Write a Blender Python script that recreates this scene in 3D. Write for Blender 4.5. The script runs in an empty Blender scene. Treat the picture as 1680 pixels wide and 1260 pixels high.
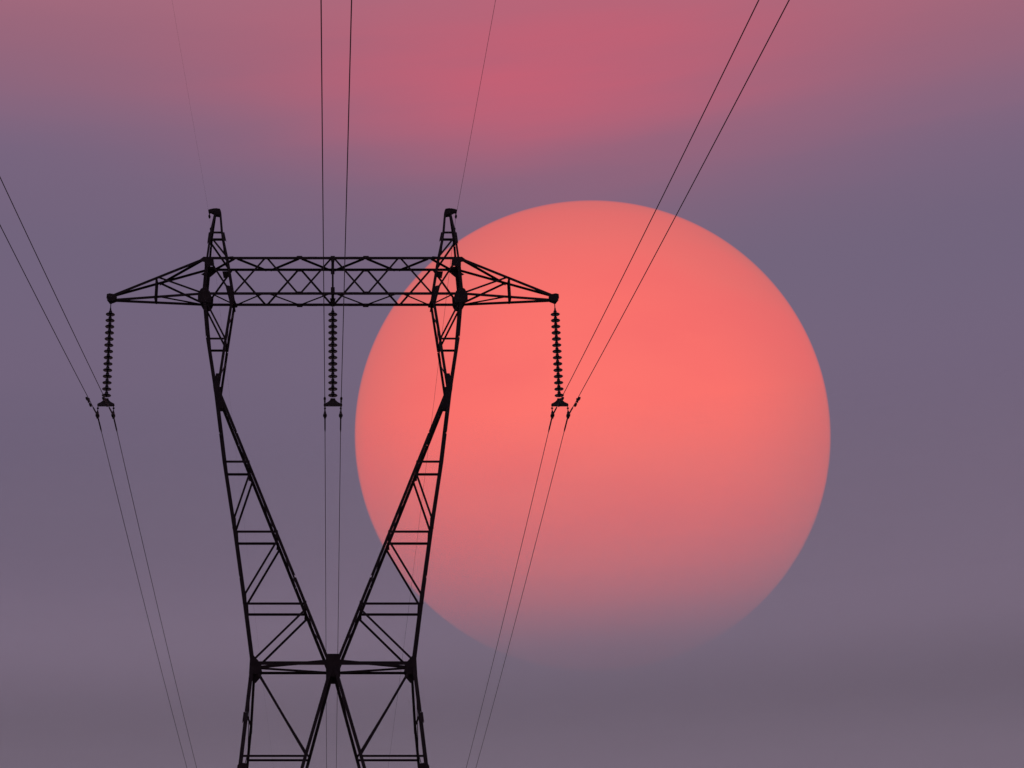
import bpy, bmesh, math, random
from mathutils import Vector, Matrix

random.seed(7)
sc = bpy.context.scene
COL = sc.collection
R = math.radians

# ------------------------------------------------------------------ camera
PITCH = math.atan(1155 / 2870)
cam_d = bpy.data.cameras.new('camera')
cam = bpy.data.objects.new('camera', cam_d)
COL.objects.link(cam)
cam.location = (-0.1, 0.0, 1.6)
cam.rotation_euler = (math.pi / 2 + PITCH, 0, 0)
cam_d.sensor_width = 36.0
cam_d.lens = 36.0 * 2870 / 1680
cam_d.shift_x = 300 / 1680          # the photograph is cropped: the line's own axis is left of centre
cam_d.clip_start = 0.1
cam_d.clip_end = 60000
sc.camera = cam

# ------------------------------------------------------------------ sun direction (from its place in the picture)
SUN_AZ = R(8.96)
SUN_EL = R(20.03)
SUN_DIR = Vector((math.sin(SUN_AZ) * math.cos(SUN_EL), math.cos(SUN_AZ) * math.cos(SUN_EL), math.sin(SUN_EL)))

# ------------------------------------------------------------------ world
class G:
    """small node-graph helper"""
    def __init__(self, nt):
        self.nt = nt
    def n(self, kind, **kw):
        nd = self.nt.nodes.new(kind)
        for k, v in kw.items():
            setattr(nd, k, v)
        return nd
    def put(self, sock, v):
        if isinstance(v, (int, float)):
            sock.default_value = v
        elif isinstance(v, (tuple, list)):
            sock.default_value = v
        else:
            self.nt.links.new(v, sock)
    def m(self, op, a, b=0.0, c=0.0, clamp=False):
        nd = self.n('ShaderNodeMath', operation=op, use_clamp=clamp)
        for i, v in enumerate((a, b, c)):
            self.put(nd.inputs[i], v)
        return nd.outputs[0]
    def ramp(self, fac, stops, interp='B_SPLINE'):
        nd = self.n('ShaderNodeValToRGB')
        cr = nd.color_ramp
        cr.interpolation = interp
        while len(cr.elements) < len(stops):
            cr.elements.new(0.5)
        for e, (p, c) in zip(cr.elements, stops):
            e.position = p
            e.color = (*c, 1)
        self.put(nd.inputs[0], fac)
        return nd.outputs[0]
    def mix(self, fac, a, b):
        nd = self.n('ShaderNodeMix', data_type='RGBA')
        self.put(nd.inputs[0], fac)
        self.put(nd.inputs[6], a)
        self.put(nd.inputs[7], b)
        return nd.outputs[2]
    def smooth(self, x, a, b):
        nd = self.n('ShaderNodeMapRange', interpolation_type='SMOOTHSTEP')
        self.put(nd.inputs[0], x)
        for i, v in enumerate((a, b, 0.0, 1.0)):
            nd.inputs[i + 1].default_value = v
        return nd.outputs[0]
    def gauss(self, x, mu, sg):
        d = self.m('DIVIDE', self.m('SUBTRACT', x, mu), sg)
        return self.m('EXPONENT', self.m('MULTIPLY', self.m('MULTIPLY', d, d), -0.5))

def lin(r, g, b):
    f = lambda c: (c / 255 / 12.92) if c / 255 <= 0.04045 else ((c / 255 + 0.055) / 1.055) ** 2.4
    return (f(r), f(g), f(b))

world = bpy.data.worlds.new('World')
sc.world = world
world.use_nodes = True
wt = world.node_tree
wt.nodes.clear()
g = G(wt)
tc = g.n('ShaderNodeTexCoord')
sp = g.n('ShaderNodeSeparateXYZ')
wt.links.new(tc.outputs['Generated'], sp.inputs[0])
el = g.m('MULTIPLY', g.m('ARCSINE', sp.outputs[2]), 180 / math.pi)
az = g.m('MULTIPLY', g.m('ARCTAN2', sp.outputs[0], sp.outputs[1]), 180 / math.pi)
# streaky unevenness of the evening cloud, stretched along the horizon
mp = g.n('ShaderNodeCombineXYZ')
g.put(mp.inputs[0], g.m('MULTIPLY', az, 0.045))
g.put(mp.inputs[1], g.m('MULTIPLY', el, 0.30))
noise = g.n('ShaderNodeTexNoise')
noise.inputs['Scale'].default_value = 1.0
noise.inputs['Detail'].default_value = 3.0
noise.inputs['Roughness'].default_value = 0.45
wt.links.new(mp.outputs[0], noise.inputs['Vector'])
nz = g.m('SUBTRACT', noise.outputs[0], 0.5)
mp2 = g.n('ShaderNodeCombineXYZ')
tilt = g.m('ADD', el, g.m('MULTIPLY', az, -0.05))
g.put(mp2.inputs[0], g.m('MULTIPLY', az, 0.13))
g.put(mp2.inputs[1], g.m('MULTIPLY', tilt, 1.05))
mp2.inputs[2].default_value = 4.3
streak = g.n('ShaderNodeTexNoise')
streak.inputs['Scale'].default_value = 1.0
streak.inputs['Detail'].default_value = 5.0
streak.inputs['Roughness'].default_value = 0.5
wt.links.new(mp2.outputs[0], streak.inputs['Vector'])
elw = g.m('ADD', el, g.m('MULTIPLY', nz, 1.4))
elw = g.m('ADD', elw, g.m('MULTIPLY', g.m('SUBTRACT', streak.outputs[0], 0.5), 0.6))
elw = g.m('ADD', elw, g.m('MULTIPLY', g.m('MAXIMUM', g.m('SUBTRACT', az, 10.0), 0.0), 0.085))
S = lambda e: min(max((e + 10) / 100, 0), 1)
base = g.ramp(g.m('DIVIDE', g.m('ADD', elw, 10), 100), [
    (S(-10), lin(122, 112, 129)),
    (S(9), lin(122, 111, 129)),
    (S(11.5), lin(120, 110, 128)),
    (S(14.5), lin(99, 91, 112)),
    (S(17.5), lin(103, 93, 115)),
    (S(22), lin(112, 98, 122)),
    (S(27.0), lin(114, 99, 124)),
    (S(30.0), lin(127, 101, 126)),
    (S(33.6), lin(158, 104, 124)),
    (S(38), lin(172, 116, 136)),
    (S(50), lin(167, 146, 172)),
    (S(90), lin(150, 149, 187))], 'CARDINAL')
# the rosy cloud above the sun
rel = g.m('SUBTRACT', g.m('ADD', el, g.m('MULTIPLY', nz, 1.3)), 32.0)
below = g.m('LESS_THAN', rel, 0.0)
sgm = g.m('ADD', g.m('MULTIPLY', below, 0.45), 1.9)
lobe = g.m('MULTIPLY', g.gauss(az, 8.3, 7.3), g.gauss(g.m('DIVIDE', rel, sgm), 0.0, 1.0))
st = g.m('ADD', 1.0, g.m('MULTIPLY', g.m('SUBTRACT', streak.outputs[0], 0.5), 0.6))
cloud = g.m('MULTIPLY', g.m('MULTIPLY', lobe, st), 0.74, clamp=True)
skyc = g.mix(cloud, base, (*lin(206, 93, 113), 1))
bg = g.n('ShaderNodeBackground')
g.put(bg.inputs[0], skyc)
bg.inputs[1].default_value = 1.0
nish = g.n('ShaderNodeTexSky', sky_type='NISHITA')
nish.sun_disc = False
nish.sun_elevation = SUN_EL
nish.sun_rotation = SUN_AZ
bg2 = g.n('ShaderNodeBackground')
g.put(bg2.inputs[0], nish.outputs[0])
bg2.inputs[1].default_value = 0.0004      # what is left of the clear sky at dusk
add = g.n('ShaderNodeAddShader')
wt.links.new(bg.outputs[0], add.inputs[0])
wt.links.new(bg2.outputs[0], add.inputs[1])
out = g.n('ShaderNodeOutputWorld')
wt.links.new(add.outputs[0], out.inputs[0])

sc.view_settings.view_transform = 'Standard'
sc.view_settings.look = 'None'
sc.view_settings.exposure = 0.0
sc.view_settings.gamma = 1.0
sc.view_settings.use_curve_mapping = False
sc.render.film_transparent = False
sc.render.filter_size = 2.1
sc.cycles.use_denoising = True
sc.cycles.volume_bounces = 16
sc.cycles.max_bounces = 20
sc.cycles.transparent_max_bounces = 16

# ------------------------------------------------------------------ materials
def mat(name):
    m = bpy.data.materials.new(name)
    m.use_nodes = True
    m.node_tree.nodes.clear()
    return m, G(m.node_tree)

def surface(name, c1, c2, scale, rough, bump=0.0):
    m, g = mat(name)
    tcn = g.n('ShaderNodeTexCoord')
    nz = g.n('ShaderNodeTexNoise')
    nz.inputs['Scale'].default_value = scale
    nz.inputs['Detail'].default_value = 6
    g.put(nz.inputs['Vector'], tcn.outputs['Object'])
    colr = g.ramp(nz.outputs[0], [(0.35, c1), (0.7, c2)], 'LINEAR')
    p = g.n('ShaderNodeBsdfPrincipled')
    g.put(p.inputs['Base Color'], colr)
    p.inputs['Roughness'].default_value = rough
    p.inputs['Specular IOR Level'].default_value = 0.2
    if bump:
        b = g.n('ShaderNodeBump')
        b.inputs['Strength'].default_value = bump
        b.inputs['Distance'].default_value = 0.01
        g.put(b.inputs['Height'], nz.outputs[0])
        g.put(p.inputs['Normal'], b.outputs[0])
    o = g.n('ShaderNodeOutputMaterial')
    g.put(o.inputs[0], p.outputs[0])
    return m

STEEL = surface('weathered_dark_steel', (0.012, 0.010, 0.011), (0.022, 0.018, 0.018), 5.0, 0.75, 0.15)
FITTING = surface('dull_forged_fitting', (0.016, 0.015, 0.016), (0.026, 0.024, 0.024), 9.0, 0.6)
def smoky_glass():
    m, g = mat('smoky_insulator_glass')
    p = g.n('ShaderNodeBsdfPrincipled')
    tcn = g.n('ShaderNodeTexCoord')
    nz = g.n('ShaderNodeTexNoise')
    nz.inputs['Scale'].default_value = 12
    g.put(nz.inputs['Vector'], tcn.outputs['Object'])
    g.put(p.inputs['Base Color'], g.ramp(nz.outputs[0], [(0.3, (0.03, 0.03, 0.035)), (0.7, (0.07, 0.068, 0.075))], 'LINEAR'))
    p.inputs['Roughness'].default_value = 0.25
    p.inputs['IOR'].default_value = 1.5
    p.inputs['Transmission Weight'].default_value = 0.75
    o = g.n('ShaderNodeOutputMaterial')
    g.put(o.inputs[0], p.outputs[0])
    return m
GLASS = smoky_glass()
WIRE = surface('oxidised_aluminium_wire', (0.045, 0.042, 0.045), (0.065, 0.060, 0.062), 3.0, 0.7)
CONCRETE = surface('footing_concrete', (0.24, 0.23, 0.21), (0.36, 0.34, 0.31), 3.0, 0.9, 0.3)
EARTH = surface('dry_grass_ground', (0.19, 0.18, 0.13), (0.27, 0.25, 0.18), 0.25, 0.95, 0.5)

# ------------------------------------------------------------------ object helpers
def tag(o, label=None, cat=None, group=None, kind=None):
    for k, v in (('label', label), ('category', cat), ('group', group), ('kind', kind)):
        if v:
            o[k] = v
    return o

def link(name, me, parent=None, loc=None):
    o = bpy.data.objects.new(name, me)
    COL.objects.link(o)
    if parent:
        o.parent = parent
    if loc:
        o.location = loc
    return o

def empty(name, loc):
    o = bpy.data.objects.new(name, None)
    o.empty_display_size = 0.3
    COL.objects.link(o)
    o.location = loc
    return o

def mesh(name, verts, faces, m, smooth=False):
    me = bpy.data.meshes.new(name)
    me.from_pydata([tuple(v) for v in verts], [], faces)
    bm = bmesh.new()
    bm.from_mesh(me)
    bmesh.ops.recalc_face_normals(bm, faces=bm.faces)
    bm.to_mesh(me)
    bm.free()
    me.materials.append(m)
    if smooth:
        for p in me.polygons:
            p.use_smooth = True
    return me

def prism_verts(poly, axis_from, axis_to):
    """poly: list of (vec) offsets; extrude between two points"""
    n = len(poly)
    v = [axis_from + p for p in poly] + [axis_to + p for p in poly]
    f = [tuple(range(n - 1, -1, -1)), tuple(range(n, 2 * n))]
    f += [(i, (i + 1) % n, n + (i + 1) % n, n + i) for i in range(n)]
    return v, f

def angle(name, parent, p, q, w, nrm, heel=(0, 0, 1), wb=None, t=None, shift=0.0, ext=0.0, m=None):
    """a rolled steel angle from p to q: one flange in the face, one turned along nrm; heel = side of the corner"""
    p, q = Vector(p), Vector(q)
    ax = (q - p).normalized()
    p, q = p - ax * ext, q + ax * ext
    b = Vector(nrm)
    b = (b - ax * b.dot(ax)).normalized()
    a = ax.cross(b).normalized()
    if a.dot(Vector(heel)) > 0:
        a = -a                                    # the heel lies at -a
    wb = wb or w * 0.8
    t = t or max(0.006, w * 0.11)
    pts = [(-w / 2, 0), (w / 2, 0), (w / 2, t), (-w / 2 + t, t), (-w / 2 + t, wb), (-w / 2, wb)]
    poly = [a * x + b * (y + shift) for x, y in pts]
    v, f = prism_verts(poly, p, q)
    return link(name, mesh(name, v, f, m or STEEL), parent)

def plate(name, parent, pts, y, th=0.012, m=None):
    """a flat steel plate in the plane of a face: pts are (x, z)"""
    n = len(pts)
    v = [(x, y - th / 2, z) for x, z in pts] + [(x, y + th / 2, z) for x, z in pts]
    f = [tuple(range(n)), tuple(range(2 * n - 1, n - 1, -1))]
    f += [(i, n + i, n + (i + 1) % n, (i + 1) % n) for i in range(n)]
    return link(name, mesh(name, v, f, m or STEEL), parent)

def box_vf(c, s):
    c, s = Vector(c), Vector(s) / 2
    v = [c + Vector((x * s.x, y * s.y, z * s.z)) for x in (-1, 1) for y in (-1, 1) for z in (-1, 1)]
    f = [(0, 1, 3, 2), (4, 6, 7, 5), (0, 4, 5, 1), (2, 3, 7, 6), (0, 2, 6, 4), (1, 5, 7, 3)]
    return v, f

def join(parts):
    V, F = [], []
    for v, f in parts:
        k = len(V)
        V += list(v)
        F += [tuple(i + k for i in q) for q in f]
    return V, F

def lathe_vf(prof, seg=16, c=(0, 0, 0), axis='Z'):
    c = Vector(c)
    V, F = [], []
    for r, z in prof:
        for i in range(seg):
            a = 2 * math.pi * i / seg
            p = Vector((r * math.cos(a), r * math.sin(a), z))
            if axis == 'Y':
                p = Vector((p.x, p.z, p.y))
            V.append(c + p)
    n = len(prof)
    for k in range(n - 1):
        for i in range(seg):
            j = (i + 1) % seg
            F.append((k * seg + i, k * seg + j, (k + 1) * seg + j, (k + 1) * seg + i))
    F.append(tuple(range(seg - 1, -1, -1)))
    F.append(tuple((n - 1) * seg + i for i in range(seg)))
    return V, F

def tube_vf(pts, rad, seg=8):
    """a round tube along points that run mostly along Y"""
    V, F = [], []
    n = len(pts)
    for k, p in enumerate(pts):
        p = Vector(p)
        d = (Vector(pts[min(k + 1, n - 1)]) - Vector(pts[max(k - 1, 0)])).normalized()
        s = Vector((1, 0, 0)) if abs(d.x) < 0.9 else Vector((0, 0, 1))
        u = d.cross(s).normalized()
        w = d.cross(u).normalized()
        r = rad[k] if isinstance(rad, (list, tuple)) else rad
        for i in range(seg):
            a = 2 * math.pi * i / seg
            V.append(p + (u * math.cos(a) + w * math.sin(a)) * r)
    for k in range(n - 1):
        for i in range(seg):
            j = (i + 1) % seg
            F.append((k * seg + i, k * seg + j, (k + 1) * seg + j, (k + 1) * seg + i))
    F.append(tuple(range(seg - 1, -1, -1)))
    F.append(tuple((n - 1) * seg + i for i in range(seg)))
    return V, F

def interp(tab, z):
    if z <= tab[0][0]:
        (a, u), (b, v) = tab[0], tab[1]
    else:
        for (a, u), (b, v) in zip(tab, tab[1:]):
            if z <= b:
                break
    return u + (v - u) * (z - a) / (b - a)

# ------------------------------------------------------------------ ground
def build_ground():
    rings = [0, 10, 20, 35, 60, 100, 180, 320, 600, 1200, 2500, 5000, 10000, 20000, 40000]
    seg = 72
    V, F = [(0, 0, -0.02)], []
    for r in rings[1:]:
        for i in range(seg):
            a = 2 * math.pi * i / seg
            x, y = r * math.cos(a), r * math.sin(a)
            amp = 0.06 if r < 120 else (0.3 if r < 700 else 0.0)
            z = amp * (math.sin(x * 0.05 + 1) * math.cos(y * 0.043) - 1) * 0.5 - 0.02
            V.append((x, y, z))
    for i in range(seg):
        F.append((0, 1 + i, 1 + (i + 1) % seg))
    for k in range(len(rings) - 2):
        for i in range(seg):
            j = (i + 1) % seg
            F.append((1 + k * seg + i, 1 + (k + 1) * seg + i, 1 + (k + 1) * seg + j, 1 + k * seg + j))
    o = link('ground', mesh('ground', V, F, EARTH, True))
    tag(o, kind='structure')
build_ground()

# ------------------------------------------------------------------ the setting sun
SUN_DIST = 22000.0
SUN_RAD = SUN_DIST * math.sin(R(7.59))
def build_sun():
    m, g = mat('setting_sun')
    lw = g.n('ShaderNodeLayerWeight')
    lw.inputs[0].default_value = 0.5
    fac = lw.outputs['Facing']
    colr = g.ramp(fac, [(0.0, lin(253, 117, 110)), (0.2, lin(250, 115, 109)), (0.36, lin(241, 113, 109)), (0.52, lin(231, 112, 109)), (0.70, lin(222, 110, 109)), (0.82, lin(212, 110, 110)), (1.0, lin(196, 108, 112))], 'LINEAR')
    # thin haze bands in front of the disc, painted into its emission as sideways noise
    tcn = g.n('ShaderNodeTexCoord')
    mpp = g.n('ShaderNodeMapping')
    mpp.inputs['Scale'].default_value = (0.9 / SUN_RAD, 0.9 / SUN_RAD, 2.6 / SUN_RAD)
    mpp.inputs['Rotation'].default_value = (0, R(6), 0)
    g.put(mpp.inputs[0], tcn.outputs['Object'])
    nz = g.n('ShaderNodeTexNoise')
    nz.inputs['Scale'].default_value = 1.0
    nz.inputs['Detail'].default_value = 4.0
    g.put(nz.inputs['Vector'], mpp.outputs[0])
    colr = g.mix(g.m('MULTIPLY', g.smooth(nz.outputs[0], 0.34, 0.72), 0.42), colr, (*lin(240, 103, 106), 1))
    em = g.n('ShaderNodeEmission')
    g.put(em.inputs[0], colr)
    tr = g.n('ShaderNodeBsdfTransparent')
    mx = g.n('ShaderNodeMixShader')
    g.put(mx.inputs[0], g.smooth(fac, 0.985, 0.82))     # the shimmering limb
    g.put(mx.inputs[1], tr.outputs[0])
    g.put(mx.inputs[2], em.outputs[0])
    o = g.n('ShaderNodeOutputMaterial')
    g.put(o.inputs[0], mx.outputs[0])
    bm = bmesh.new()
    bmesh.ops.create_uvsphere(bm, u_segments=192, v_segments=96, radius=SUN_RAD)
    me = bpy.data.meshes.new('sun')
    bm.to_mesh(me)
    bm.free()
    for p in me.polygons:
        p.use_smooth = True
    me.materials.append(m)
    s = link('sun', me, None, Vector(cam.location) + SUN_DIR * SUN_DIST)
    tag(s, 'huge coral red setting sun behind the right side of the pylon', 'sun')
build_sun()

# ------------------------------------------------------------------ low haze bank far behind the pylon, in front of the sun
def build_haze():
    R0, SIG = 9000.0, 0.0025
    tau = [(21.0, 0.0), (19.8, 0.12), (18.7, 0.28), (17.7, 0.42), (16.7, 0.62), (15.7, 0.92), (14.75, 1.36), (13.9, 2.1), (13.1, 3.2), (12.4, 3.6), (11.5, 2.4), (10.6, 1.4), (9.6, 0.9), (8.0, 0.6), (5.0, 0.5), (0.0, 0.4)]
    seg = 120
    m, g = mat('evening_haze')
    vol = g.n('ShaderNodeVolumePrincipled')
    vol.inputs['Density'].default_value = SIG
    vol.inputs['Color'].default_value = HAZE_COL
    vol.inputs['Anisotropy'].default_value = 0.0
    o = g.n('ShaderNodeOutputMaterial')
    g.put(o.inputs['Volume'], vol.outputs[0])
    V, F = [], []
    n = len(tau)
    for i in range(seg):
        a = 2 * math.pi * i / seg
        dx, dy = math.sin(a), math.cos(a)
        tilt = 0.3 * math.sin(a - SUN_AZ) * 6.0          # a little higher to the right of the sun
        tilt = max(-0.9, min(0.9, tilt))
        for e, t in tau:
            ee = R(max(e + tilt * min(1, e / 12), 0.0))
            h = t / SIG * math.cos(ee)
            zz = -20.0 if e == 0 else 0.0
            V.append((dx * R0, dy * R0, R0 * math.tan(ee) + zz))
            V.append((dx * (R0 + h), dy * (R0 + h), (R0 + h) * math.tan(ee) + zz))
    w = 2 * n
    for i in range(seg):
        j = (i + 1) % seg
        for k in range(n - 1):
            a0, a1 = i * w + 2 * k, i * w + 2 * k + 2
            b0, b1 = j * w + 2 * k, j * w + 2 * k + 2
            F.append((a0, a1, b1, b0))
            F.append((a0 + 1, b0 + 1, b1 + 1, a1 + 1))
        F.append((i * w + w - 2, i * w + w - 1, j * w + w - 1, j * w + w - 2))
    me = mesh('haze', V, F, m)
    bm = bmesh.new()
    bm.from_mesh(me)
    bmesh.ops.remove_doubles(bm, verts=bm.verts, dist=0.5)
    bmesh.ops.recalc_face_normals(bm, faces=bm.faces)
    bm.to_mesh(me)
    bm.free()
    tag(link('haze', me), kind='stuff')
HAZE_COL = (0.958, 1.0, 1.0, 1)
build_haze()

# ------------------------------------------------------------------ the pylon
PYLON_Y = 44.0
pylon = empty('transmission_pylon', (0, PYLON_Y, 0))
tag(pylon, 'black steel lattice pylon with two peaks, long crossarm and V shaped waist', 'pylon')

D = [(0.35, 2.54), (9.2, 1.0), (11.5, 0.60), (13.05, 0.58), (14.97, 0.56), (16.89, 0.54), (19.04, 0.48),
     (20.465, 0.44), (21.84, 0.40), (22.91, 0.40), (23.78, 0.24), (24.5, 0.06)]
XO = [(0.35, 3.0), (9.12, 2.242), (11.5, 2.03), (13.05, 2.25), (14.97, 2.54), (16.89, 2.86), (19.0, 3.15),
      (20.5, 3.40), (21.84, 3.54), (22.91, 3.475), (23.78, 3.41), (24.5, 3.31)]
XI = [(11.5, 0.092), (19.0, 3.08), (20.5, 2.905), (21.84, 2.74), (22.91, 2.92), (23.78, 3.10), (24.5, 3.17)]
XL = [(0.35, 3.0), (9.12, 0.68), (11.0, 0.16), (11.5, 0.02)]
ZT, ZB = 22.91, 21.84

def pt(tab, s, f, z):
    x = interp(tab, z)
    if tab is XO and f > 0 and z < 11.2:
        x -= 0.05 * min(1, (11.2 - z) / 0.6) * min(1, z / 3)
    return Vector((s * x, f * interp(D, z), z))

def leg_run(tab, s, f, zs, w, gap, heel_out):
    """a corner leg in bolted lengths, a splice angle inside each joint"""
    for k in range(len(zs) - 1):
        pts_z = [zs[k]] + [z for z, _ in tab if min(zs[k], zs[k + 1]) < z < max(zs[k], zs[k + 1])] + [zs[k + 1]]
        a, b = pt(tab, s, f, zs[k]), pt(tab, s, f, zs[k + 1])
        u = (b - a).normalized()
        e0 = gap / 2 if k > 0 else 0
        e1 = gap / 2 if k < len(zs) - 2 else 0
        hx = (s if heel_out else -s)
        V = []
        chain = [pt(tab, s, f, z) for z in pts_z]
        chain[0] = chain[0] + (chain[1] - chain[0]).normalized() * e0
        chain[-1] = chain[-1] + (chain[-2] - chain[-1]).normalized() * e1
        # one continuous L through the bends of this length
        t = w * 0.12
        prof = [(-w / 2, 0), (w / 2, 0), (w / 2, t), (-w / 2 + t, t), (-w / 2 + t, w * 0.9), (-w / 2, w * 0.9)]
        n = len(prof)
        for i, c in enumerate(chain):
            ax = (chain[min(i + 1, len(chain) - 1)] - chain[max(i - 1, 0)]).normalized()
            bb = Vector((0, -f, 0))
            bb = (bb - ax * bb.dot(ax)).normalized()
            aa = ax.cross(bb).normalized()
            if aa.x * hx > 0:
                aa = -aa
            V += [c + aa * x + bb * y for x, y in prof]
        F = [tuple(range(n)), tuple((len(chain) - 1) * n + i for i in range(n - 1, -1, -1))]
        for i in range(len(chain) - 1):
            for j in range(n):
                F.append((i * n + j, i * n + (j + 1) % n, (i + 1) * n + (j + 1) % n, (i + 1) * n + j))
        link('leg', mesh('leg', V, F, STEEL), pylon)
        if k > 0:
            c = a - Vector((hx * w * 0.20, 0, 0))
            uu = u
            angle('splice_angle', pylon, c - uu * 0.22, c + uu * 0.22, w * 0.60, (0, -f, 0), (hx, 0, 0), wb=w * 0.7, t=0.012, shift=w * 0.125)

WO, WI = 0.095, 0.076
for s in (-1, 1):
    for f in (-1, 1):
        leg_run(XO, s, f, [11.5, 13.76, 17.72, 18.93, 20.52, 21.84, 22.91], WO, 0.060 if f < 0 else 0.02, True)
        leg_run(XI, s, f, [11.5, 13.76, 17.72, 19.0], WI, 0.060 if f < 0 else 0.015, False)
        leg_run(XI, s, f, [19.0, 20.42, 21.84, 22.91], 0.070, 0.03, False)
        leg_run(XO, s, f, [0.35, 4.2, 8.7, 10.22, 11.5], 0.098 if f < 0 else 0.066, 0.03, True)
        leg_run(XL, s, f, [0.35, 4.2, 8.7, 11.5], 0.080, 0.03, False)
        leg_run(XO, s, f, [22.91, 23.60, 24.5], 0.058, 0.02, True)
        leg_run(XI, s, f, [22.91, 23.60, 24.5], 0.058, 0.02, False)

def member(name, a, b, f, w, sh, heel=(0, 0, 1), ext=0.0, wb=None):
    return angle(name, pylon, a, b, w, (0, -f, 0), heel, shift=sh, ext=ext, wb=wb or w * 0.6)

for s in (-1, 1):
    for f in (-1, 1):
        # paired horizontals of the V window, the neck, the peak
        for z in (16.894, 14.967, 13.05):
            member('strut', pt(XO, s, f, z), pt(XI, s, f, z), f, 0.062, 0.013, ext=0.02)
        member('strut', pt(XO, s, f, 20.465), pt(XI, s, f, 20.465), f, 0.058, 0.013)
        member('strut', pt(XO, s, f, 23.78), pt(XI, s, f, 23.78), f, 0.064, 0.010)
        zl = 9.12 if f < 0 else 9.35
        member('strut', pt(XO, s, f, zl), pt(XL, s, f, zl), f, 0.054, 0.013)
        # diagonals
        for zi, zo in ((16.68, 15.27), (14.80, 13.25), (12.94, 11.56)):
            member('brace', pt(XI, s, f, zi), pt(XO, s, f, zo), f, 0.054, 0.026)
        member('brace', pt(XO, s, f, 21.70), pt(XI, s, f, 20.45), f, 0.050, 0.026)
        member('brace', pt(XO, s, f, 23.66), pt(XI, s, f, 22.95), f, 0.052, 0.020)
        if f < 0:
            member('brace', Vector((s * 1.87, f * 0.64, 11.24)), pt(XL, s, f, 9.16), f, 0.062, 0.026)
        else:
            member('brace', Vector((s * 1.87, f * 0.66, 11.40)), pt(XL, s, f, 9.40), f, 0.046, 0.026)
        # below the picture: the rest of each foot
        member('strut', pt(XO, s, f, 6.2), pt(XL, s, f, 6.2), f, 0.05, 0.013)
        member('strut', pt(XO, s, f, 3.6), pt(XL, s, f, 3.6), f, 0.05, 0.013)
        member('brace', pt(XO, s, f, 8.9), pt(XL, s, f, 6.3), f, 0.05, 0.026)
        member('brace', pt(XO, s, f, 6.1), pt(XL, s, f, 3.7), f, 0.05, 0.026)

# lacing of the narrow side faces, from the near leg to the far leg
def lacing(tab, s, zs, w, hx):
    for k in range(len(zs) - 1):
        f = -1 if k % 2 == 0 else 1
        a, b = pt(tab, s, f, zs[k]), pt(tab, s, -f, zs[k + 1])
        angle('lacing_bar', pylon, a, b, w, (-hx, 0, 0), (0, 0, 1), shift=0.006 - 0.035, wb=w * 0.5)
def rng(a, b, n):
    return [a + (b - a) * i / n for i in range(n + 1)]
for s in (-1, 1):
    lacing(XO, s, rng(11.75, 18.6, 9), 0.034, s)
    lacing(XI, s, rng(11.85, 18.6, 9), 0.034, -s)
    lacing(XO, s, rng(19.4, 21.6, 3), 0.034, s)
    lacing(XI, s, rng(19.4, 21.6, 3), 0.034, -s)
    lacing(XO, s, rng(1.2, 11.2, 6), 0.036, s)
    lacing(XL, s, rng(1.2, 10.9, 6), 0.036, -s)
    lacing(XO, s, [23.0, 23.74], 0.03, s)
    lacing(XI, s, [23.0, 23.74], 0.03, -s)
    for z, tab, hx in ((20.465, XO, 1), (20.465, XI, -1), (16.894, XO, 1), (14.967, XO, 1), (13.05, XO, 1), (10.2, XO, 1),
                       (16.894, XI, -1), (14.967, XI, -1), (13.05, XI, -1), (23.78, XO, 1), (23.78, XI, -1)):
        angle('strut', pylon, pt(tab, s, -1, z), pt(tab, s, 1, z), 0.04, (0, 0, -1), (hx * s, 0, 0), wb=0.03)

# crossbar at the foot of the V
for f in (-1, 1):
    angle('crossbar', pylon, (-2.0, f * 0.6, 11.51), (2.0, f * 0.6, 11.51), 0.092 if f < 0 else 0.058, (0, -f, 0), (0, 0, 1), shift=0.013, wb=0.06)
for s in (-1, 1):
    for f in (-1, 1):
        angle('plan_brace', pylon, (s * 2.0, 0.0, 11.50), (s * 0.05, f * 0.58, 11.50 + (0.05 if f < 0 else 0.0)), 0.075, (0, 0, 1), (0, f, 0), wb=0.055)
    angle('strut', pylon, (s * 2.0, -0.6, 11.49), (s * 2.0, 0.6, 11.49), 0.05, (0, 0, 1), (s, 0, 0))

# the bridge between the two necks, a box truss
chord_w = {(-1, 'T'): 0.080, (1, 'T'): 0.060, (-1, 'B'): 0.060, (1, 'B'): 0.080}
for f in (-1, 1):
    for lv, z, up in (('T', ZT, 1), ('B', ZB, -1)):
        w = chord_w[(f, lv)]
        for a, b in ((-3.5, -0.57), (-0.57, 0.57), (0.57, 3.5)):
            angle('bridge_chord', pylon, (a + (0.008 if a > -3 else 0), f * 0.4, z), (b, f * 0.4, z), w, (0, -f, 0), (0, 0, up), shift=0.014, wb=w * 0.8)
        for x in (-0.57, 0.57):
            angle('splice_angle', pylon, (x - 0.13, f * 0.4, z), (x + 0.13, f * 0.4, z), w * 0.95, (0, -f, 0), (0, 0, up), shift=0.0045, wb=w * 0.7, t=0.008)
nodes_n = [(0, 'T'), (0.92, 'B'), (1.84, 'T'), (2.75, 'B'), (3.47, 'T')]
nodes_f = [(0, 'B'), (0.92, 'T'), (1.84, 'B'), (2.78, 'T'), (3.52, 'B')]
zof = {'T': ZT, 'B': ZB}
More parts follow.
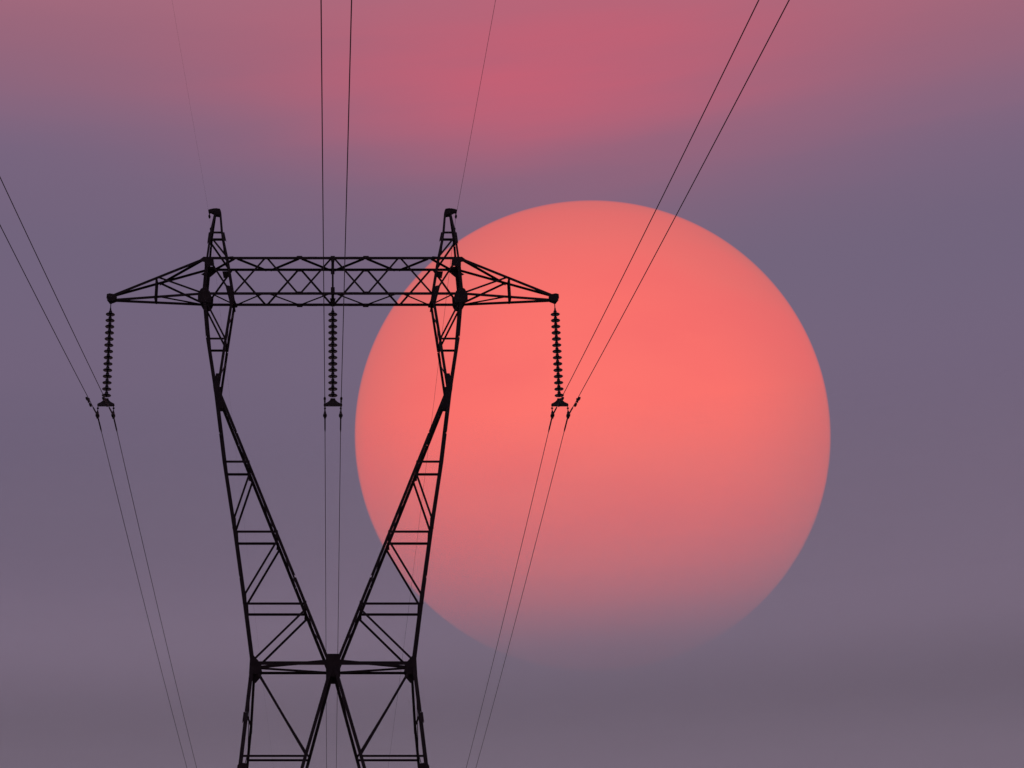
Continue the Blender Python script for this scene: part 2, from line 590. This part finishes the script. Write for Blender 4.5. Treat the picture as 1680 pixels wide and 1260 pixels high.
for s in (-1, 1):
    for f, nd in ((-1, nodes_n), (1, nodes_f)):
        for (x0, l0), (x1, l1) in zip(nd, nd[1:]):
            angle('bridge_brace', pylon, (s * (x0 + 0.04), f * 0.4, zof[l0]), (s * (x1 - 0.03), f * 0.4, zof[l1]), 0.052, (0, -f, 0), (0, 0, 1), shift=0.028, wb=0.028)
    # lacing of the top and bottom planes
    for z, nd in ((ZT, [(0, 1), (0.90, -1), (1.80, 1), (2.68, -1), (3.40, 1)]), (ZB, [(0, -1), (0.92, 1), (1.84, -1), (2.70, 1), (3.40, -1)])):
        for (x0, f0), (x1, f1) in zip(nd, nd[1:]):
            angle('bridge_brace', pylon, (s * (x0 + 0.05), f0 * 0.37, z), (s * (x1 - 0.05), f1 * 0.37, z), 0.056, (0, 0, -1 if z > 22 else 1), (0, 1, 0), wb=0.042)
    for x in (3.5,):
        for z in (ZT, ZB):
            angle('bridge_strut', pylon, (s * x, -0.39, z), (s * x, 0.39, z), 0.04, (0, 0, -1 if z > 22 else 1), (s, 0, 0), wb=0.03)
# middle frame that carries the centre string
for f in (-1, 1):
    angle('bridge_post', pylon, (0, f * 0.4, ZB), (0, f * 0.4, ZT), 0.052, (0, -f, 0), (1, 0, 0), shift=0.042, wb=0.05)
    plate('gusset_plate', pylon, [(-0.05, ZT - 0.12), (0.05, ZT - 0.12), (0.06, ZT + 0.055), (-0.06, ZT + 0.055)], f * 0.406)
    plate('gusset_plate', pylon, [(-0.055, ZB - 0.04), (0.055, ZB - 0.04), (0.055, ZB + 0.17), (-0.055, ZB + 0.17)], f * 0.406)
for z in (ZT, ZB):
    angle('bridge_strut', pylon, (0, -0.39, z), (0, 0.39, z), 0.08, (0, 0, -1 if z > 22 else 1), (1, 0, 0), wb=0.07)
plate('hanger_plate', pylon, [(-0.05, ZB - 0.15), (0.05, ZB - 0.15), (0.08, ZB + 0.02), (-0.08, ZB + 0.02)], 0.0, 0.02)

# crossarms
XT, ZTIP = 6.13, 21.855
for s in (-1, 1):
    def up(f, k):
        return Vector((s * (3.50 + (XT - 3.50) * k), f * (0.4 - 0.36 * k), ZT + (ZTIP + 0.06 - ZT) * k))
    def lo(f, k):
        return Vector((s * (3.55 + (XT - 3.55) * k), f * (0.4 - 0.36 * k), ZB + (ZTIP - 0.05 - ZB) * k))
    for f in (-1, 1):
        angle('arm_chord', pylon, up(f, 0), up(f, 0.985), 0.074 if f < 0 else 0.056, (0, -f, 0), (0, 0, 1), shift=0.014)
        angle('arm_chord', pylon, lo(f, 0), lo(f, 0.985), 0.056 if f < 0 else 0.074, (0, -f, 0), (0, 0, -1), shift=0.014)
        angle('arm_post', pylon, up(f, 0.525) + Vector((0, 0, 0.03)), lo(f, 0.52) - Vector((0, 0, 0.05)), 0.046, (0, -f, 0), (s, 0, 0), shift=0.026, wb=0.03)
        angle('arm_brace', pylon, up(f, 0.50), lo(f, 0.03) + Vector((0, 0, 0.04)), 0.054, (0, -f, 0), (0, 0, 1), shift=0.028, wb=0.028)
    for fn in (up, lo):
        angle('arm_strut', pylon, fn(-1, 0.525), fn(1, 0.525), 0.054, (0, 0, -1 if fn is up else 1), (s, 0, 0), wb=0.03)
    angle('arm_brace', pylon, up(1, 0.51), up(-1, 0.03), 0.060, (0, 0, -1), (0, 1, 0), wb=0.045)
    angle('arm_brace', pylon, lo(-1, 0.51), lo(1, 0.03), 0.060, (0, 0, 1), (0, 1, 0), wb=0.045)
    # tip: a folded end plate with a hanger ear
    v, f_ = [], []
    prof = [(XT - 0.14, ZTIP - 0.07), (XT - 0.05, ZTIP - 0.11), (XT + 0.05, ZTIP - 0.11), (XT + 0.12, ZTIP - 0.02), (XT + 0.115, ZTIP + 0.10), (XT + 0.04, ZTIP + 0.125), (XT - 0.15, ZTIP + 0.09)]
    for yy in (-0.075, 0.075):
        plate('tip_plate', pylon, [(s * x, z) for x, z in prof], yy, 0.014)
    v, f_ = box_vf((s * (XT + 0.02), 0, ZTIP + 0.02), (0.15, 0.13, 0.10))
    link('tip_block', mesh('tip_block', v, f_, STEEL), pylon)
    plate('hanger_plate', pylon, [(s * (XT - 0.035), ZTIP - 0.16), (s * (XT + 0.035), ZTIP - 0.16), (s * (XT + 0.06), ZTIP - 0.06), (s * (XT - 0.06), ZTIP - 0.06)], 0.0, 0.02)

    # gusset plates on both faces
    def gus(pts, z0, f, x0, off=0.008, k=1.0):
        dd = interp(D, z0) + off
        plate('gusset_plate', pylon, [(s * (x0 + x * k), z0 + z * (k + 0.05 if k < 1 else 1)) for x, z in pts], f * dd)
    for f in (-1, 1):
        # big joint of neck, bridge and arm
        gus([(-0.05, 0.21), (0.10, 0.13), (0.185, -0.03), (0.18, -0.28), (-0.22, -0.31), (-0.235, -0.12), (-0.18, 0.04)] if f < 0 else
            [(0.19, 0.27), (-0.23, 0.26), (-0.22, -0.05), (-0.15, -0.19), (-0.02, -0.21), (0.06, -0.17), (0.16, 0.0)], ZB, f, 3.535, k=0.90)
        # joint under the peak
        gus([(0.27, -0.10), (0.115, 0.03), (-0.155, 0.02), (-0.19, -0.25), (0.08, -0.25), (0.085, -0.13)] if f < 0 else
            [(0.13, 0.12), (-0.14, 0.12), (-0.19, -0.05), (-0.11, -0.13), (0.0, -0.23), (0.12, -0.18), (0.235, -0.12), (0.13, -0.05)], ZT, f, 3.46)
        # inner joints
        gus([(0.21, 0.24), (0.075, 0.21), (-0.07, -0.25), (0.075, -0.28)] if f < 0 else
            [(0.17, 0.27), (0.03, 0.27), (-0.10, -0.03), (-0.09, -0.07), (0.07, -0.09)], ZB, f, 2.75)
        gus([(0.20, -0.03), (-0.02, -0.025), (-0.045, -0.19), (0.16, -0.24)] if f > 0 else
            [(-0.15, 0.045), (-0.13, -0.01), (0.08, -0.07), (0.09, 0.02)], ZT, f, 2.90)
        # waist: where neck and V meet
        zl = -0.62 if f < 0 else -0.34
        gus([(0.03, 0.38), (-0.05, 0.38), (-0.085, -0.09), (-0.20, zl), (-0.02, zl), (0.085, -0.10), (0.105, 0.04), (0.085, 0.10)], 19.04, f, 3.11)
        # bridge nodes
        for x in (0.92,):
            if f < 0:
                gus([(-0.12, -0.03), (0.12, -0.03), (0.07, 0.055), (-0.07, 0.055)], ZT, f, x)
                gus([(-0.08, -0.035), (0.08, -0.035), (0.06, 0.04), (-0.06, 0.04)], ZB, f, x)
            else:
                gus([(-0.07, -0.06), (0.07, -0.06), (0.12, 0.03), (-0.12, 0.03)], ZB, f, x)
                gus([(-0.08, -0.035), (0.08, -0.035), (0.06, 0.04), (-0.06, 0.04)], ZT, f, x)
        # outer crossbar joint
        gus([(0.055, 0.32), (-0.065, 0.16), (-0.155, 0.06), (-0.22, -0.14), (-0.19, -0.27), (0.08, -0.27)] if f < 0 else
            [(0.09, 0.20), (-0.17, 0.20), (-0.21, 0.02), (-0.15, -0.11), (-0.04, -0.24), (0.03, -0.22), (0.09, -0.08)], 11.5, f, 2.03)
        # small V-window node plates
        for z in (16.80, 14.88, 13.0):
            gus([(-0.035, -0.10), (0.06, -0.07), (0.045, 0.11), (-0.01, 0.12)], z, f, interp(XI, z))
        for z in (15.2, 13.2):
            gus([(-0.075, -0.14), (0.03, -0.16), (0.04, 0.14), (-0.055, 0.14)], z, f, interp(XO, z))
        # bottom of the picture
        gus([(0.10, -0.35), (-0.16, -0.42), (-0.20, -0.06), (0.02, -0.02), (0.08, -0.10)], 8.98, f, interp(XO, 8.98))
        # splice cover on the lower leg
    angle('splice_angle', pylon, pt(XO, s, -1, 10.22) + Vector((s * 0.02, -0.004, 0)), pt(XO, s, -1, 9.98) + Vector((s * 0.02, -0.004, 0)), 0.11, (0, 1, 0), (s, 0, 0), shift=-0.014, wb=0.11)
    angle('splice_angle', pylon, pt(XO, s, -1, 23.77) + Vector((s * 0.012, 0, 0)), pt(XO, s, -1, 23.42) + Vector((s * 0.012, 0, 0)), 0.085, (0, 1, 0), (s, 0, 0), shift=-0.012)
    angle('splice_angle', pylon, pt(XI, s, -1, 23.77) - Vector((s * 0.03, 0, 0)), pt(XI, s, -1, 23.48) - Vector((s * 0.03, 0, 0)), 0.085, (0, 1, 0), (-s, 0, 0), shift=-0.012)

    # peak head: a cap over the four legs with a bracket for the earth wire
    v1 = prism_verts([Vector((s * x, 0, z)) for x, z in ((3.16, 24.41), (3.33, 24.44), (3.335, 24.57), (3.30, 24.62), (3.18, 24.60), (3.15, 24.53))], Vector((0, -0.09, 0)), Vector((0, 0.09, 0)))
    link('peak_cap', mesh('peak_cap', *v1, STEEL), pylon)
    v2 = prism_verts([Vector((s * x, 0, z)) for x, z in ((3.30, 24.44), (3.42, 24.51), (3.505, 24.53), (3.515, 24.59), (3.44, 24.615), (3.35, 24.635), (3.28, 24.63))], Vector((0, -0.05, 0)), Vector((0, 0.05, 0)))
    link('earth_wire_bracket', mesh('earth_wire_bracket', *v2, STEEL), pylon)

# centre joint of the two V legs
for f in (-1, 1):
    gp = [(-0.14, 11.74), (0.14, 11.74), (0.18, 11.64), (0.18, 11.16), (-0.18, 11.16), (-0.18, 11.64)] if f < 0 else \
         [(-0.175, 11.74), (0.175, 11.74), (0.175, 11.40), (0.075, 11.24), (-0.075, 11.24), (-0.175, 11.40)]
    plate('gusset_plate', pylon, gp, f * 0.612)
v, f_ = box_vf((0, 0, 11.48), (0.22, 1.16, 0.10))
link('joint_block', mesh('joint_block', v, f_, STEEL), pylon)

# concrete footings
for s in (-1, 1):
    for f in (-1, 1):
        vf = join([box_vf((s * 3.0, f * 2.54, 0.16), (0.62, 0.62, 0.52)), box_vf((s * 3.0, f * 2.54, -0.25), (1.2, 1.2, 0.30))])
        link('footing', mesh('footing', *vf, CONCRETE), pylon)

# ------------------------------------------------------------------ insulator strings
shed_prof = [(0.030, -0.004), (0.050, -0.016), (0.056, -0.006), (0.084, -0.018), (0.090, -0.008), (0.121, -0.020), (0.128, -0.012), (0.122, 0.000), (0.080, 0.018), (0.046, 0.030)]
cap_prof = [(0.014, -0.060), (0.020, -0.030), (0.030, -0.014), (0.034, 0.020), (0.046, 0.034), (0.046, 0.082), (0.034, 0.104), (0.018, 0.114), (0.014, 0.136)]
DISC = mesh('insulator_disc', *lathe_vf(shed_prof, 24), GLASS, True)
CAP = mesh('metal_cap', *lathe_vf(cap_prof, 14), FITTING, True)
sh_prof = [Vector((x, 0, z)) for x, z in ((-0.018, 0), (-0.024, 0.03), (-0.018, 0.09), (0, 0.12), (0.018, 0.09), (0.024, 0.03), (0.018, 0.004))]
SHACKLE = mesh('shackle', *join([prism_verts(sh_prof, Vector((0, -0.02, 0)), Vector((0, 0.02, 0))),
                                 lathe_vf([(0.013, 0.08), (0.013, 0.22)], 8)]), FITTING)
yk = [(-0.235, -0.10), (-0.21, -0.125), (0.21, -0.125), (0.235, -0.10), (0.225, -0.055), (0.13, -0.005), (0.075, 0.05), (0.06, 0.10), (-0.06, 0.10), (-0.075, 0.05), (-0.13, -0.005), (-0.225, -0.055)]
YOKE = mesh('yoke_plate', *prism_verts([Vector((x, 0, z)) for x, z in yk], Vector((0, -0.02, 0)), Vector((0, 0.02, 0))), FITTING)
LINKM = mesh('clamp_link', *join([lathe_vf([(0.014, -0.10), (0.018, -0.085), (0.012, -0.07), (0.012, -0.035), (0.030, -0.025), (0.030, 0.0), (0.012, 0.01), (0.012, 0.05)], 10)]), FITTING)
cl = [(0.022, -0.16), (0.036, -0.12), (0.052, -0.05), (0.056, 0.0), (0.052, 0.05), (0.036, 0.12), (0.022, 0.16)]
CLAMP = mesh('suspension_clamp', *join([lathe_vf(cl, 12, axis='Y'),
             prism_verts([Vector((x, 0, z)) for x, z in ((-0.034, 0.02), (0.034, 0.02), (0.030, 0.09), (0.014, 0.125), (-0.014, 0.125), (-0.030, 0.09))], Vector((0, -0.03, 0)), Vector((0, 0.03, 0))),
             box_vf((0, 0, -0.055), (0.05, 0.16, 0.03))]), FITTING, False)

ZCL = 18.395          # height of the conductors in their clamps
def insulator_string(x, label, lean):
    r = empty('insulator_string', (x, PYLON_Y, 21.69))
    tag(r, label, 'insulator', 'insulator strings hanging from the crossarm')
    z0, z1 = 21.385, 18.985
    link('shackle', SHACKLE, r, (0, 0, -0.22))
    for k in range(14):
        t = k / 13
        o = link('insulator_disc', DISC, r, (lean * (0.15 + t), 0, z0 + (z1 - z0) * t - 21.69))
        link('metal_cap', CAP, o)
        o.rotation_euler = (random.uniform(-.02, .02), random.uniform(-.02, .02), random.uniform(0, 6.28))
    link('yoke_plate', YOKE, r, (lean * 1.1, 0, 18.785 - 21.69))
    for sx in (-1, 1):
        link('clamp_link', LINKM, r, (lean * 1.1 + sx * 0.2125, 0, 18.615 - 21.69))
        link('suspension_clamp', CLAMP, r, (lean * 1.1 + sx * 0.2125, 0, ZCL - 21.69))
    return r
insulator_string(-6.13, 'dark disc insulator string hanging from the left crossarm tip, clear of the sun', 0.006)
insulator_string(0.0, 'dark disc insulator string hanging mid bridge between the two necks of the pylon', 0.0)
insulator_string(6.13, 'dark disc insulator string hanging from the right crossarm tip, in front of the sun', -0.006)

# ------------------------------------------------------------------ wires
SPAN = 300.0
def wire_pts(x, z, s0, slope_n=None):
    ts = []
    t = 0.0
    while t < SPAN:
        ts.append(t)
        t += 0.5 if t < 4 else (2.0 if t < 60 else 10.0)
    ts.append(SPAN)
    pts = []
    for t in reversed(ts[1:]):
        sl = slope_n or s0
        pts.append(Vector((0, -t, -(sl * t - sl * t * t / SPAN))))
    for t in ts:
        pts.append(Vector((0, t, -(s0 * t - s0 * t * t / SPAN))))
    return pts

dw = []
W1 = lathe_vf([(0.012, -0.46), (0.028, -0.44), (0.034, -0.34), (0.026, -0.20), (0.010, -0.18)], 10, (0, 0, -0.07), 'Y')
W2 = lathe_vf([(0.010, 0.18), (0.026, 0.20), (0.034, 0.34), (0.028, 0.44), (0.012, 0.46)], 10, (0, 0, -0.07), 'Y')
DAMP_W = [mesh('damper_weight', *W1, FITTING, True), mesh('damper_weight', *W2, FITTING, True)]
DAMP_B = mesh('vibration_damper', *join([lathe_vf([(0.009, -0.42), (0.009, 0.42)], 6, (0, 0, -0.07), 'Y'), box_vf((0, 0, -0.03), (0.045, 0.07, 0.11))]), FITTING)

def conductor(x, label, s0=0.127, sn=None):
    me = mesh('conductor', *tube_vf(wire_pts(x, ZCL, s0, sn), 0.0090, 8), WIRE, True)
    c = link('conductor', me, None, (x, PYLON_Y, ZCL))
    tag(c, label, 'power line', 'twin conductors of the power line')
    n = 13
    rp, rr = [], []
    for i in range(n):
        t = -0.95 + 1.9 * i / (n - 1)
        rp.append(Vector((0, t, -(s0 * abs(t)))))
        rr.append(0.0110 if i in (0, n - 1) else 0.020)
    link('armour_rod', mesh('armour_rod', *tube_vf(rp, rr, 10), WIRE, True), c)
    t = -1.75
    d = link('vibration_damper', DAMP_B, c, (0, t, s0 * t * 0.99))
    d.rotation_euler = (math.atan(s0), 0, 0)
    for w in DAMP_W:
        link('damper_weight', w, d)
conductor(-6.13 - 0.2125 + 0.007, 'outer wire of the left pair, farthest from the pylon, sagging from the left insulator', sn=0.119)
conductor(-6.13 + 0.2125 + 0.007, 'inner wire of the left pair, clamped on the pylon side of the left yoke', sn=0.119)
conductor(-0.2125, 'left wire of the middle pair, running straight up between the pylon necks')
conductor(0.2125, 'right wire of the middle pair, leaning slightly away from the middle insulator')
conductor(6.13 - 0.2125 - 0.007, 'inner wire of the right pair crossing the sun, on the pylon side', sn=0.1245)
conductor(6.13 + 0.2125 - 0.007, 'outer wire of the right pair crossing the sun, farthest from the pylon', sn=0.1245)

EWC = mesh('earth_wire_clamp', *join([lathe_vf([(0.012, -0.10), (0.030, -0.05), (0.034, 0.0), (0.030, 0.05), (0.012, 0.10)], 10, axis='Y'), box_vf((0, 0, 0.06), (0.03, 0.03, 0.12)), box_vf((0, 0, -0.03), (0.04, 0.08, 0.03))]), FITTING)
EW_W = mesh('damper_weight', *lathe_vf([(0.008, -0.10), (0.024, -0.09), (0.028, 0.0), (0.024, 0.09), (0.008, 0.10)], 10, (0, 0, -0.04), 'Y'), FITTING, True)
def earth_wire(x, label, rad, s0):
    z = 24.40
    c = link('earth_wire', mesh('earth_wire', *tube_vf(wire_pts(x, z, s0), rad, 6), WIRE, True), None, (x, PYLON_Y, z))
    tag(c, label, 'earth wire', 'earth wires over the pylon peaks')
    link('earth_wire_clamp', EWC, c)
    link('damper_weight', EW_W, c, (0, 0.62, -s0 * 0.62))
earth_wire(-3.475, 'thin faint earth wire over the left peak of the pylon', 0.0013, 0.096)
earth_wire(3.475, 'thin earth wire over the right peak of the pylon, beside the sun', 0.0045, 0.096)
